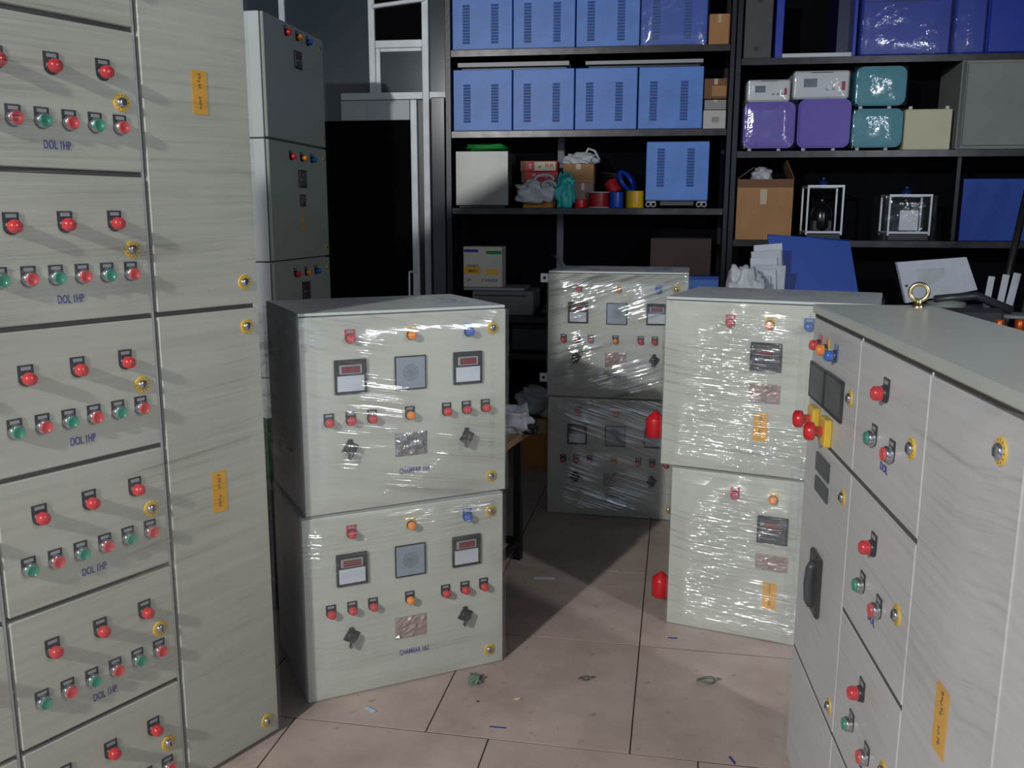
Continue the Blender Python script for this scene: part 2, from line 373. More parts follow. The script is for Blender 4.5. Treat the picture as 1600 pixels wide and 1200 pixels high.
def cabinet_shell(p, W, H, D, mdoor, mside, lip=.012, side_inset=.003):
    b = MB().box(0, W, .022, D, -.002, H + lip, 0, .003); b.box(0, W, .004, .03, H + .003, H + lip, 0, .002)
    part('enclosure_body', b, mside, p)
    part('gasket', MB().box(.006, W - .006, .016, .0225, .006, H - .004), seam, p)
    return part('door', MB().box(0, W, 0, .017, 0, H, 0, .0025), mdoor, p)

# ------------------------------------------------------------------ the setting
S_ORG = Vector((-.0555, 5.8, 0)); S_ANG = math.radians(-8.4)
S_D = Vector((math.cos(S_ANG), math.sin(S_ANG), 0)); S_N = Vector((-S_D.y, S_D.x, 0))
def SP(u, y, z): return S_ORG + S_D * u + S_N * y + Vector((0, 0, z))
RA = math.radians(-10.3)
# floor: stone slabs, each with its own edges, in rows that step sideways
struct('floor', MB().box(-5, 5, -3.2, 8, -.06, -.0008), mat('grout', (70, 58, 52), .9, spec=.1), None)
FLOOR = bpy.data.objects['floor']
def stone():
    m = bpy.data.materials.new('floor_stone'); m.use_nodes = True; N = m.node_tree.nodes; L = m.node_tree.links; b = N['Principled BSDF']
    tc = N.new('ShaderNodeTexCoord'); geo = N.new('ShaderNodeNewGeometry')
    n1 = N.new('ShaderNodeTexNoise'); n1.inputs['Scale'].default_value = 3.2; n1.inputs['Detail'].default_value = 8; n1.inputs['Roughness'].default_value = .65; L.new(geo.outputs['Position'], n1.inputs['Vector'])
    r1 = N.new('ShaderNodeValToRGB'); L.new(n1.outputs['Fac'], r1.inputs[0])
    r1.color_ramp.elements[0].position = .3; r1.color_ramp.elements[0].color = lin((168, 148, 138)); r1.color_ramp.elements[1].position = .7; r1.color_ramp.elements[1].color = lin((202, 182, 171))
    n2 = N.new('ShaderNodeTexNoise'); n2.inputs['Scale'].default_value = 26; n2.inputs['Detail'].default_value = 4; L.new(geo.outputs['Position'], n2.inputs['Vector'])
    r2 = N.new('ShaderNodeValToRGB'); r2.color_ramp.elements[0].position = .64; r2.color_ramp.elements[0].color = (0, 0, 0, 1); r2.color_ramp.elements[1].position = .74; r2.color_ramp.elements[1].color = (.5, .5, .5, 1)
    L.new(n2.outputs['Fac'], r2.inputs[0])
    mx = N.new('ShaderNodeMix'); mx.data_type = 'RGBA'; L.new(r2.outputs[0], mx.inputs[0]); L.new(r1.outputs[0], mx.inputs[6]); mx.inputs[7].default_value = lin((120, 100, 88))
    L.new(mx.outputs[2], b.inputs['Base Color']); b.inputs['Roughness'].default_value = .42
    return m
STONE = stone()
SD = Vector((math.cos(RA), math.sin(RA), 0)); SN = Vector((-SD.y, SD.x, 0))
CW, RH = .600, .665
me = MB().box(.0022, CW - .0022, .0022, RH - .0022, -.012, 0, 0, .0005).mesh('floor_slab', [STONE])
o0 = Vector((.338, 2.309, 0))
for r in range(-4, 9):
    off = {-1: .19, 0: 0.0, 1: .24, 2: .24}.get(r, (r * .31) % .6) if r != 0 else 0
    if r >= 1: off = .0
    for c in range(-6, 7):
        p = o0 + SD * (c * CW + off) + SN * (r * RH)
        if -3 < p.x < 4.2 and -2.6 < p.y < 7:
            t = link('floor_slab', me, FLOOR, p, (0, 0, RA)); t.location.z = .0 + .0004 * ((c * 7 + r * 3) % 3)
struct('ceiling', MB().box(-4.6, 4.6, -3, 7.6, 3.6, 3.7), mat('dim_ceiling', (70, 72, 76), .8))
struct('wall_left', MB().box(-4.6, -4.5, -3, 7.6, 0, 3.6), wallM)
struct('wall_right', MB().box(4.5, 4.6, -3, 7.6, 0, 3.6), wallM)
struct('wall_back', MB().box(-5, 5, 0, .1, 0, 3.6), wallM, SP(0, .62, 0), S_ANG)
# glazed aluminium partition to the left of the shelving, with a dark doorway
S_P = .10
def sbox(u0, u1, y0, y1, z0, z1, c=0): return MB().box(u0, u1, y0, y1, z0, z1, 0, c)
def sroot(name, kind='structure'):
    o = bpy.data.objects.new(name, None); COL.objects.link(o); o.location = SP(0, S_P, 0); o.rotation_euler = (0, 0, S_ANG); o['kind'] = kind; return o
w1 = sroot('window_1')
for nm, a in (('mullion', (-.894, -.852, 0, .05, 2.283, 3.05)), ('mullion', (-.542, -.499, -.01, .05, 0, 3.05)), ('mullion', (-1.49, -1.45, 0, .05, 2.7, 3.05)),
              ('transom', (-1.09, -.542, 0, .05, 2.240, 2.285)), ('transom', (-.499, -.385, 0, .05, 2.240, 2.285)), ('transom', (-.852, -.542, .005, .05, 2.558, 2.605)),
              ('glazing_bead', (-.852, -.822, .01, .05, 2.285, 2.558)), ('glazing_bead', (-.55, -.542, .012, .05, 2.285, 2.558)), ('glazing_bead', (-.822, -.55, .012, .05, 2.535, 2.558))):
    part(nm, sbox(*a, .003), alum, w1)
part('upper_bar', MB().box(-.86, -.52, -.02, .02, 2.81, 2.835, 0, .004, Matrix.Translation((-.69, 0, 2.82)) @ Matrix.Rotation(-.10, 4, 'Y') @ Matrix.Translation((.69, 0, -2.82))), alum, w1)
for a in ((-2.1, -.894, .02, .03, 2.285, 3.05), (-.852, -.542, .02, .03, 2.285, 2.558), (-.499, -.36, .02, .03, 0, 2.24), (-.499, -.36, .02, .03, 2.285, 3.05), (-2.6, -1.09, .02, .03, 0, 2.285)):
    part('glass_pane', sbox(*a), darkglass, w1)
part('glass_pane', sbox(-.852, -.542, .02, .03, 2.605, 3.05), blackroom, w1)
d1 = sroot('door_1')
part('door_head', sbox(-1.09, -.63, -.005, .045, 2.112, 2.236, .003), mat('grey_head_panel', (186, 192, 196), .5), d1)
part('door_stile', sbox(-.625, -.582, -.01, .035, .0, 2.236, .003), alum, d1)
part('door_leaf', sbox(-1.49, -.625, .015, .03, 0, 2.112), blackroom, d1)
part('door_reveal', sbox(-.582, -.542, .02, .04, 0, 2.236), black, d1)
hd = MB(); hd.tube([(-.640, -.012, .96), (-.640, -.045, .96), (-.640, -.05, .99), (-.640, -.05, 1.11), (-.640, -.045, 1.14), (-.600, -.012, 1.14)], .008); part('door_handle', hd, alum, d1)

# ------------------------------------------------------------------ tall switchgear board on the left
LA = math.radians(56.02)
L = thing('switchgear_board', 'tall cream multi-door switchgear board filling the left edge with rows of red and green buttons', 'switchgear', (-.6841, 2.4098, 0), LA)
part('enclosure_body', MB().box(-1.60, 0, .020, .42, 0.0, 2.36, 0, .004), cream2, L)
part('seam_backing', MB().box(-1.595, -.004, .0175, .0205, .012, 2.35), seam, L)
for uu in (-.3135, -.728, -1.145):
    part('divider_strip', MB().box(uu - .0035, uu + .0035, .010, .018, .01, 2.35, 0, .001), greyside, L)
ZB = [0.0, .3176, .6335, .9440, 1.2640, 1.5930, 1.9137, 2.2330]
rnd = random.Random(3)
for k in range(7):
    z0, z1 = ZB[k] + (.014 if k == 0 else .006), ZB[k + 1] - .006
    for (a, b) in ((-.7215, -.3215), (-1.139, -.7345), (-1.55, -1.152)):
        part('door', MB().box(a, b, 0, .016, z0, z1, 0, .0022), cream2, L)
    B = ZB[k]
    for du, col, dz in ((-.635, 'r', .213), (-.519, 'r', .216), (-.402, 'r', .218)):
        indicator(L, du, B + dz, col, s=1.08)
        if k < 4: indicator(L, du - .415, B + dz, col, s=1.08)
    lock(L, -.3625, B + .158, 1.02); lock(L, -.777, B + .158, 1.02)
    for i, c in enumerate('grgrgr'):
        button(L, -.669 + i * .0597, B + (.103 if k else .095), c, 1.02)
    flat_text('blue_lettering', 'DOL 1HP', .026, inkblue, L, -.521, B + .054, w=.060)
for z0, z1 in ((.014, 1.258), (1.270, 2.227), (2.239, 2.35)):
    part('tall_door' if z1 < 2.3 else 'top_panel', MB().box(-.3065, 0, 0, .016, z0, z1, 0, .0022), cream2, L)
for z in (.061, 1.211, 1.328, 2.17): lock(L, -.043, z, 1.02)
for a, b in ((-.7215, -.3215), (-1.139, -.7345)): part('top_panel', MB().box(a, b, 0, .016, 2.239, 2.35, 0, .002), cream2, L)
sticker(L, -.182, -.137, .727, .837, 1); sticker(L, -.171, -.128, 1.745, 1.848, 2)
film(L, 1.6, 2.34, .4, F_L, 3, z0=.008, x0=-1.6, bulge=.026, top=False, left=False, right=False, res=.018)

# ------------------------------------------------------------------ control boxes of the chamber type
def chamber_box(loc, ang, W, H, D, label, text, fm, seed, skip=(), sidemat=greyside, foilplate=rating, wraptop=True, group=None, tb=True):
    r = thing('control_box', label, 'control box', loc, math.radians(ang), group)
    cabinet_shell(r, W, H, D, cream, sidemat, lip=.012 if wraptop else .002)
    for x, c, pl in ((.152, 'r', 'r'), (.344, 'o', 'o'), (.537, 'b', 'b')): indicator(r, x, .536, c, pl)
    lock(r, .622, .543); lock(r, .616, .052)
    meter(r, .150, .421); meter(r, .5325, .421); hooter(r, .340, .419)
    for x in (.080, .147, .214, .459, .527, .594): indicator(r, x, .286, 'r')
    indicator(r, .336, .286, 'o')
    selector(r, .143, .198); selector(r, .5275, .195)
    name_plate(r, .286, .392, .155, .229, foilplate)
    flat_text('blue_lettering', text, .026, inkblue, r, .348, .106, w=.100)
    film(r, W, H, D, fm, seed, top=wraptop)
    return r
CU = chamber_box((-.6198, 2.5784, .6066), 26.29, .668, .6029, .46, 'wrapped cream control box lettered CHAMBAR 3&4, upper of the front centre stack', 'CHAMBAR 3&4', F_C, 1.3, foilplate=foil)
# film pulled loose at the upper left corner of the front stack
A_, B_, C_, D_ = Vector((0, .0, .612)), Vector((-.075, .30, .600)), Vector((-.014, .34, .10)), Vector((-.010, .0, .20))
vs = []; n_ = 24
for j in range(n_ + 1):
    for i in range(n_ + 1):
        u_, t_ = i / n_, j / n_
        p_ = (A_ * (1 - u_) + B_ * u_) * (1 - t_) + (D_ * (1 - u_) + C_ * u_) * t_
        w_ = noise.noise(Vector((u_ * 6 + t_ * 4, t_ * 2 - u_ * 3, 1.5)))
        p_.x -= .012 + .028 * abs(w_) * (1 - t_ * .6); vs.append(p_)
part('loose_wrap', MB().add(vs, [(j * (n_ + 1) + i, j * (n_ + 1) + i + 1, (j + 1) * (n_ + 1) + i + 1, (j + 1) * (n_ + 1) + i) for j in range(n_) for i in range(n_)], 0, True), F_X, CU)
CL = chamber_box((-.6322, 2.5675, .002), 25.01, .666, .598, .46, 'wrapped cream control box lettered CHAMBAR 1&2, lower of the front centre stack', 'CHAMBAR 1&2', F_C2, 4.7, wraptop=False)
BU = chamber_box((.1774, 4.4249, .6166), -11.24, .678, .6113, .5, 'far wrapped control box with two white mounting lugs, upper of the rear stack', 'CHAMBAR 7&8', F_B, 7.1)
for z in (-.0, .0): pass
for z in (.090, .588):
    g = MB().box(-.040, .004, .004, .010, z - .022, z + .022, 0, .002); g.lathe((-.020, .004, z), (0, -1, 0), [(.008, 0), (.008, .001)], 14, 1); part('mounting_lug', g, [white, black], BU)
BL = chamber_box((.183, 4.4197, .004), -11.35, .678, .6063, .5, 'far wrapped control box on the floor, lower of the rear stack and partly in shadow', 'CHAMBAR 5&6', F_B2, 9.4, wraptop=False)

# ------------------------------------------------------------------ plainer boxes right of centre
def socket(r, z, y):
    s = MB().lathe((-.002, y, z), (-1, 0, 0), [(.030, 0), (.030, .012), (.024, .014)], 20)
    o = part('power_socket', s, redplastic, r)
    c = MB().lathe((-.050, y, z + .035), (0, 0, -1), [(.0, -.026), (.034, .006), (.036, .012), (.036, .074), (.032, .078), (.032, .05)], 24, 0, False)
    part('socket_shroud', c, redplastic, o); part('socket_mouth', MB().lathe((-.050, y, z + .035), (0, 0, -1), [(.031, .05), (.031, .06), (0, .06)], 20), black, o)
    part('socket_neck', MB().box(-.05, .0, y - .016, y + .016, z - .016, z + .022, 0, .004), redplastic, o)
def plain_box(loc, ang, W, H, D, label, fm, seed, blue=True, top=True, dz=0.0):
    r = thing('control_box', label, 'control box', loc, math.radians(ang))
    cabinet_shell(r, W, H, D, cream, greyside, lip=.013 if top else .002)
    indicator(r, .229, .530 + dz, 'r', 'r', 1.05); indicator(r, .362, .530 + dz, 'o', 'o', 1.05)
    if blue: indicator(r, .489, .530 + dz, 'b', 'b', 1.05)
    else: indicator(r, .495, .525 + dz, 'b', 'b', 1.05)
    controller(r, .355 if blue else .365, .418 if top else .417); name_plate(r, .303 if top else .312, .410 if top else .424, .257 if top else .266, .325, rating)
    sticker(r, .325 if top else .343, .373 if top else .391, .122, .222, int(seed))
    lock(r, .640, .545); lock(r, .640, .055)
    film(r, W, H, D, fm, seed, top=top, bulge=.024, puff=.014)
    return r
RU = plain_box((.5452, 3.174, .6124), -24.38, .69, .5992, .52, 'bright wrapped cream control box with one digital controller, upper of the right stack', F_R, 12.2)
socket(RU, .118, .10)
RL = plain_box((.5838, 3.1489, .002), -23.85, .69, .602, .52, 'bright wrapped cream control box on the floor, lower of the right stack', F_R, 17.8, False, False)
socket(RL, .100, .10)

# ------------------------------------------------------------------ long panel board at the right edge
FA = math.radians(-96.35)
F = thing('panel_board', 'long waist-high cream panel board at right with brass eyebolt on its top', 'switchgear', (.7712, 2.2753, 0), FA)
part('enclosure_body', MB().box(-.012, 1.70, .020, .29, 0, 1.255, 0, .003), cream3, F)
part('top_cover', MB().box(-.012, 1.70, -.004, .29, 1.261, 1.284, 0, .004), mat('top_cover_paint', (178, 180, 174), .3, var=.05), F)
part('gutter_strip', MB().box(-.01, 1.70, 0.004, .05, 1.2505, 1.261), seam, F)
for a, b, z in ((0, .856, .967), (0, .4415, .355), (.4455, .856, .663), (.4455, .856, .357)): part('seam_strip', MB().box(a, b, .0015, .018, z - .0045, z + .0045), seam, F)
part('seam_backing', MB().box(-.008, 1.695, .0175, .0205, .02, 1.250), seam, F)
part('seam_strip', MB().box(1.2075, 1.2185, .008, .018, .03, 1.250), seam, F)
def fdoor(nm, a, b, z0, z1): return part(nm, MB().box(a, b, 0, .016, z0, z1, 0, .002), cream3, F)
fdoor('door', 0, .4415, .972, 1.250); fdoor('door', 0, .4415, .360, .962); fdoor('door', 0, .4415, .03, .350)
for z0, z1 in ((.972, 1.250), (.668, .962), (.362, .658), (.03, .352)): fdoor('door', .4455, .856, z0, z1)
fdoor('tall_door', .860, 1.207, .03, 1.250); fdoor('tall_door', 1.219, 1.66, .03, 1.250)
for uu in (.4435, .858): part('divider_strip', MB().box(uu - .0015, uu + .0015, .002, .016, .03, 1.256), white, F)
indicator(F, .082, 1.190, 'r', 'r'); indicator(F, .158, 1.189, 'o', 'o'); indicator(F, .245, 1.188, 'b', 'b')
for x0, x1, z0, z1 in ((.016, .172, 1.050, 1.142), (.182, .338, 1.050, 1.145)):
    o = link('flat_meter', ring_frame(x1 - x0, z1 - z0, .004, .008).mesh('flat_meter', [black]), F, ((x0 + x1) / 2, 0, (z0 + z1) / 2))
    part('meter_glass', MB().box(-.072, .072, -.0072, -.003, -.040, .040, 0, .001), darkgrey, o)
for x in (.098, .228):
    o = part('emergency_stop', MB().box(-.033, .033, -.018, 0, -.033, .033, 0, .004), yellow, F, (x + .0, 0, 1.006))
    part('mushroom_head', MB().lathe((0, 0, 0), (0, -1, 0), [(.012, .014), (.012, .034), (.021, .036), (.0225, .042), (.021, .054), (.014, .058), (0, .059)], 24), redlens, o)
lock(F, .388, 1.118, .95); lock(F, .388, .896, .95); lock(F, .402, .404, .95)
part('small_display', MB().box(.135, .262, -.006, 0, .888, .935, 0, .002), darkgrey, F); part('small_display', MB().box(.140, .262, -.006, 0, .838, .876, 0, .002), darkgrey, F)
hb = MB().box(.165, .262, -.012, 0, .545, .70, 0, .006); o = part('breaker_handle', hb, black, F)
part('handle_grip', MB().tube([(.213, -.010, .675), (.213, -.018, .66), (.213, -.021, .62), (.213, -.018, .58), (.213, -.010, .565)], .012), darkgrey, o)
for B in (.967, .663, .357, .05):
    indicator(F, .636, B + .210, 'r', s=1.08); button(F, .583, B + .111, 'g'); button(F, .697, B + .109, 'r'); lock(F, .797, B + .146)
    flat_text('blue_lettering', 'DOL', .022, inkblue, F, .657, B + .071, w=.045)
lock(F, 1.138, 1.198); lock(F, 1.145, .09); sticker(F, 1.005, 1.055, .690, .800, 5)
# eyebolt
e = part('eyebolt', MB().lathe((.045, .235, 1.284), (0, 0, 1), [(.014, 0), (.014, .005), (.010, .006), (.009, .014), (.007, .018)], 20), brass, F)
eb = MB(); Rr = .0205; ca = math.radians(96 - 20)
eb.tube([(.045 + Rr * math.cos(a) * math.cos(ca), .235 + Rr * math.cos(a) * math.sin(ca), 1.284 + .016 + Rr + Rr * math.sin(a)) for a in [2 * math.pi * k / 28 for k in range(28)]], .0052, 10, 0, True)
part('eye_ring', eb, brass, e)
film(F, 1.22, 1.262, .27, F_F, 23, x0=-.01, bulge=.04, top=False, left=True, right=False, res=.016)

# ------------------------------------------------------------------ stack of grey cabinets by the dark doorway
KA = 79.84
kz = [(.12, .700), (.706, 1.2755), (1.2815, 1.863), (1.869, 2.438)]
klab = ['lowest grey wall cabinet of the dim left stack, mostly hidden', 'third grey wall cabinet down in the dim left stack', 'second grey wall cabinet down, two small meters and a yellow sticker on its door', 'topmost grey wall cabinet of the tall dim stack beside the doorway']
for i, (z0, z1) in enumerate(kz):
    H = z1 - z0
    r = thing('wall_cabinet', klab[i], 'electrical cabinet', (-1.1622, 4.3944, z0), math.radians(KA), 'grey cabinets stacked beside the doorway')
    part('enclosure_body', MB().box(0, .7246, .022, .36, 0, H, 0, .003), kside, r)
    part('gasket', MB().box(.006, .718, .014, .0225, .006, H - .006), black, r)
    part('door', MB().box(0, .7246, 0, .016, .002, H - .002, 0, .003), kpaint, r)
    dz = -.05 if i == 3 else -.068
    for x, c in ((.25, 'r'), (.386, 'o'), (.52, 'b')): indicator(r, x, H + dz, c, 'k', 1.1)
    lock(r, .685, H - .055, .8); lock(r, .685, .05, .8)
    if i == 3: controller(r, .384, 2.278 - z0, .85)
    elif i == 2:
        controller(r, .386, 1.690 - z0, .9); controller(r, .378, 1.580 - z0, .6); sticker(r, .360, .384, .148, .24, 8)
    else: controller(r, .376, H - .162, .9)
st = thing('cabinet_plinth', 'low black steel plinth under the dim left cabinet stack', 'plinth', (-1.1622, 4.3944, 0), math.radians(KA))
part('plinth_frame', MB().box(.01, .71, .02, .35, 0, .119, 0, .004), black, st)

# ------------------------------------------------------------------ steel shelving, left bay and right bay
def rack(name, label, u0, u1, shelves, D=.46, posts=(), back=True, bars=()):
    r = thing(name, label, 'shelving', SP(0, 0, 0), S_ANG)
    for (a, b, y0, y1) in posts: part('upright', MB().box(a, b, y0, y1, 0, 3.0, 0, .003), racksteel, r)
    for z in shelves:
        o = part('shelf', MB().box(u0, u1, .002, D, z - .012, z, 0, .001), racksteel, r)
        part('shelf_lip', MB().box(u0, u1, 0, .006, z - .040, z - .0005, 0, .001), rackedge, o)
    if back: part('back_panel', MB().box(u0, u1, D, D + .01, 0, 3.0), mat('rack_back', (12, 13, 20), .9, spec=.1), r)
    return r
rkL = rack('shelving_rack', 'black steel shelving rack holding two rows of blue louvred cases', -.335, 1.362, (.62, .865, 1.555, 2.028, 2.515), posts=((-.372, -.335, -.005, .04), (-.372, -.335, .42, .46), (1.362, 1.392, -.004, .04), (1.362, 1.392, .42, .46)))
part('side_panel', MB().box(-.462, -.374, -.02, .02, 0, 2.235, 0, .004), mat('glossy_black_panel', (30, 33, 38), .18, .2, var=.2), rkL)
part('rear_post', MB().box(.300, .345, .40, .44, .865, 2.5, 0, .002), mat('pale_post', (126, 128, 132), .6), rkL)
rkR = rack('shelving_rack', 'black steel shelving rack on the right holding purple, teal and white instruments', 1.43, 3.5, (1.365, 1.895, 2.43), posts=((1.396, 1.430, -.004, .04), (1.396, 1.430, .42, .46), (3.47, 3.5, 0, .04),))
part('divider', MB().box(2.70, 2.725, .02, .05, 1.365, 1.855, 0, .002), racksteel, rkR)
part('side_mesh', MB().box(1.430, 1.434, .04, .46, 1.365, 3.0), mat('rack_back', (12, 13, 20), .9, spec=.1), rkR)

LOUV = MB()
for k in range(13):
    z = -.108 + k * .018
    LOUV.add([(-.023, 0, z), (.023, 0, z), (.021, -.0065, z + .0065), (-.021, -.0065, z + .0065), (-.023, 0, z + .0085), (.023, 0, z + .0085)], [(0, 1, 2, 3), (3, 2, 5, 4), (0, 3, 4), (1, 5, 2)], 0)
    LOUV.box(-.022, .022, -.0008, .001, z - .006, z + .001, 1)
LOUVM = LOUV.mesh('louvre_column', [blueM, blueslot])
def blue_case(u0, u1, z0, z1, label, group, y=.025, m=blueM, wrap=False, lz=None, row=0):
    W = u1 - u0; H = z1 - z0
    r = thing('equipment_case', label, 'case', SP(u0, y, z0), S_ANG, group)
    part('case_body', MB().box(0, W, .0, .38, 0, H, 0, .004), m, r)
    for x in (W * .235, W * .71):
        l = link('louvre_column', LOUVM, r, (x, -.0002, (lz - z0) if lz else H * .50)); l['kind'] = 'stuff'
    part('front_edge', MB().box(0, W, -.001, .0, 0, .006), blueslot, r)
    if wrap: film(r, W, H, .36, F_P, u0, top=False, bulge=.012, res=.02)
    return r
posw = ['first from the left post', 'second from the left post', 'third from the left post', 'rightmost, beside the cartons']
for i, (a, b) in enumerate(((-.327, .046), (.053, .434), (.441, .820), (.828, 1.216))):
    blue_case(a, b, 2.030, 2.402 - .002 * i, 'blue louvred metal case on the middle shelf, ' + posw[i], 'blue cases on the middle shelf', lz=2.196)
for i, (a, b) in enumerate(((-.330, .047), (.053, .434), (.441, .824), (.830, 1.224))):
    blue_case(a, b, 2.517, 2.89, 'blue louvred metal case on the top shelf, ' + posw[i], 'blue cases on the top shelf', lz=2.668, m=blueM if i < 3 else mat('deeper_blue_paint', (38, 82, 178), .42, var=.12), wrap=(i == 3))
bc = blue_case(.887, 1.268, 1.600, 1.957, 'blue louvred case standing on two coiled feet on the lower shelf', None, lz=1.80)
for x in (.02, .33):
    ft = MB()
    for q in (0, .032): ft.tube([(x + q + .014 * math.cos(a), .02, -.021 + .014 * math.sin(a)) for a in [2 * math.pi * k / 16 for k in range(16)]], .005, 6, 0, True)
    ft.box(x - .01, x + .045, .01, .3, -.012, 0); part('foot', ft, metergrey, bc)
part('base_rail', MB().box(.09, .30, .01, .3, -.030, 0, 0, .004), darkgrey, bc)

def sthing(name, label, cat, u, y, z, rz=0.0, group=None): return thing(name, label, cat, SP(u, y, z), S_ANG + rz, group)
# pale lids lying over the middle row
for (u, w, t, lab) in ((-.30, .70, .02, 'long pale strip lying across the two left blue cases'), (.50, .71, .012, 'long pale strip lying across the two right blue cases')):
    r = sthing('lid_strip', lab, 'strip', u, .04, 2.4045); part('spacer', MB().box(.02, w - .02, .04, .09, 0, .014), black, r); part('strip_face', MB().box(0, w, 0, .12, .014, .024 + t * .6, 0, .003), mat('pale_strip', (150, 150, 146), .6), r); part('strip_rim', MB().box(0, w, -.004, .004, .014, .028 + t * .6, 0, .001), metergrey, r)
def carton(name, label, cat, u, y, z, W, D, H, m=card, rz=0.0, group=None, flaps=True, loc=None, rzw=None, tape=True):
    r = sthing(name, label, cat, u, y, z, rz, group) if loc is None else thing(name, label, cat, loc, rzw or 0, group)
    part('carton_body', MB().box(0, W, 0, D, 0, H, 0, .002), m, r)
    if flaps: part('top_flap', MB().box(.001, W / 2 - .001, .001, D - .001, H, H + .002), m, r); part('top_flap', MB().box(W / 2 + .001, W - .001, .001, D - .001, H, H + .002), m, r)
    if tape: part('packing_tape', MB().box(W * .42, W * .58, -.0008, 0, H * .72, H), mat('packing_tape', (190, 170, 140), .2, coat=.6), r)
    return r
carton('carton', 'brown cardboard carton on the top shelf right of the blue cases', 'carton', 1.236, .03, 2.517, .120, .2, .172)
r = carton('carton', 'brown printed carton topmost of the small pile beside the middle blue cases', 'carton', 1.222, .03, 2.206, .135, .2, .115, carddark)
part('printed_label', MB().box(.045, .130, -.001, 0, .015, .075, 0), card, r)
carton('clear_pack', 'small shiny clear-wrapped pack between two cartons beside the middle blue cases', 'pack', 1.226, .03, 2.142, .130, .2, .058, mat('shiny_grey_pack', (140, 136, 134), .2, coat=.5), flaps=False)
r = carton('white_box', 'small white box with dark print, lowest beside the middle blue cases', 'box', 1.222, .02, 2.030, .134, .2, .108, mat('off_white_box', (186, 182, 180), .6), flaps=False, tape=False)
flat_text('box_print', '0|0|0', .042, inkdark, r, .072, .052, w=.042)

# lower shelf
r = sthing('steel_box', 'plain brushed steel box at the left end of the lower shelf', 'box', -.318, .03, 1.558)
part('box_body', MB().box(0, .342, 0, .33, .012, .352, 0, .004), silver, r); part('box_foot', MB().box(.02, .32, .02, .3, 0, .012), black, r)
def cloth_blob(name, label, cat, loc, size, m, seed, rz=0.0, crease=.25, flat=.3, group=None, handles=None, knot=None, parts=True):
    r = thing(name, label, cat, loc, rz, group)
    n1, n2 = 40, 26; vs = []; sx, sy, sz = size
    for j in range(n2 + 1):
        ph = math.pi * j / n2
        for i in range(n1):
            th = 2 * math.pi * i / n1; d = Vector((math.sin(ph) * math.cos(th), math.sin(ph) * math.sin(th), math.cos(ph)))
            q = d * 2.2 + Vector((seed, seed * 1.7, 0)); f = 1 + crease * (noise.noise(q) + .5 * abs(noise.noise(q * 2.3)) + .16 * noise.noise(q * 5))
            e = lambda v: math.copysign(abs(v) ** .75, v)
            z = e(d.z) * f; vs.append((e(d.x) * f * sx, e(d.y) * f * sy, max(-1, z) * sz + sz))
    b = MB().add(vs, [(j * n1 + i, j * n1 + (i + 1) % n1, (j + 1) * n1 + (i + 1) % n1, (j + 1) * n1 + i) for j in range(n2) for i in range(n1)], 0, True)
    part('bag_body' if cat == 'bag' else 'folds', b, m, r)
    for h in (handles or []): part('bag_handle', MB().tube(h, .009, 7), m, r)
    return r
cloth_blob('green_cloth', 'crumpled green cloth draped on the steel box', 'cloth', SP(-.125, .10, 1.912), (.125, .08, .022), greenM, 3.1, S_ANG)
r = carton('carton', 'orange-brown carton under the red boxes on the lower shelf', 'carton', .114, .06, 1.557, .208, .22, .154, mat('orange_carton', (186, 120, 50), .7))
for i, z in enumerate((1.714, 1.782)):
    r = sthing('red_box', ['red printed box, lower of two on the orange-brown carton', 'red box with a cream RR panel, upper of two on the lower shelf'][i], 'box', .098 + .006 * (1 - i), .06, z)
    part('box_body', MB().box(0, .232, 0, .18, 0, .066, 0, .002), redplastic if i == 0 else mat('red_card', (178, 40, 40), .5), r)
    part('box_side', MB().box(0, .030, -.001, 0, .001, .065), carddark, r)
    if i: part('cream_panel', MB().box(.088, .222, -.0012, 0, .006, .060), creambox, r); flat_text('red_lettering', 'RR', .040, inkred, r, .185, .034, y=-.0018, w=.055); flat_text('white_lettering', 'E', .04, white, r, .062, .032, y=-.0006); part('black_print', MB().box(.115, .130, -.0018, -.0012, .024, .036), black, r)
    else: flat_text('white_lettering', 'Relay', .030, white, r, .12, .045, w=.10, y=-.0006)
hx = [(-.02 + .06 * math.cos(a), -.035, .13 + .035 * math.sin(a)) for a in [math.pi * k / 10 for k in range(11)]]
cloth_blob('white_bag', 'white plastic carrier bag slumped against the red boxes', 'bag', SP(.20, .0, 1.585), (.115, .05, .065), bagwhite, 5.5, S_ANG - .0, .42, handles=[[(x + .08, y, z + .01) for x, y, z in hx], [(x * .7 + .105, y - .01, z - .03) for x, y, z in hx]])
r = cloth_blob('teal_bag', 'tied teal plastic bag standing on the lower shelf', 'bag', SP(.383, .02, 1.556), (.054, .04, .098), tealbag, 8.2, S_ANG, .45, handles=[[(-.03, 0, .17), (-.01, 0, .20), (.01, 0, .222), (.034, 0, .215), (.042, 0, .19), (.03, 0, .165)]])
carton('carton', 'brown cardboard box with clear tape behind the teal bag', 'carton', .365, .10, 1.713, .195, .2, .115, card)
carton('carton', 'pale pinkish cardboard box under a brown one on the lower shelf', 'carton', .428, .10, 1.557, .13, .2, .154, mat('pinkish_card', (150, 126, 118), .75))
cloth_blob('clear_bag', 'crumpled pale plastic bag on the brown cardboard box', 'bag', SP(.47, .17, 1.829), (.10, .06, .034), bagwhite, 2.2, S_ANG, .5, handles=[[(.02, 0, .05), (.05, 0, .10), (.09, 0, .085), (.12, 0, .03)]])
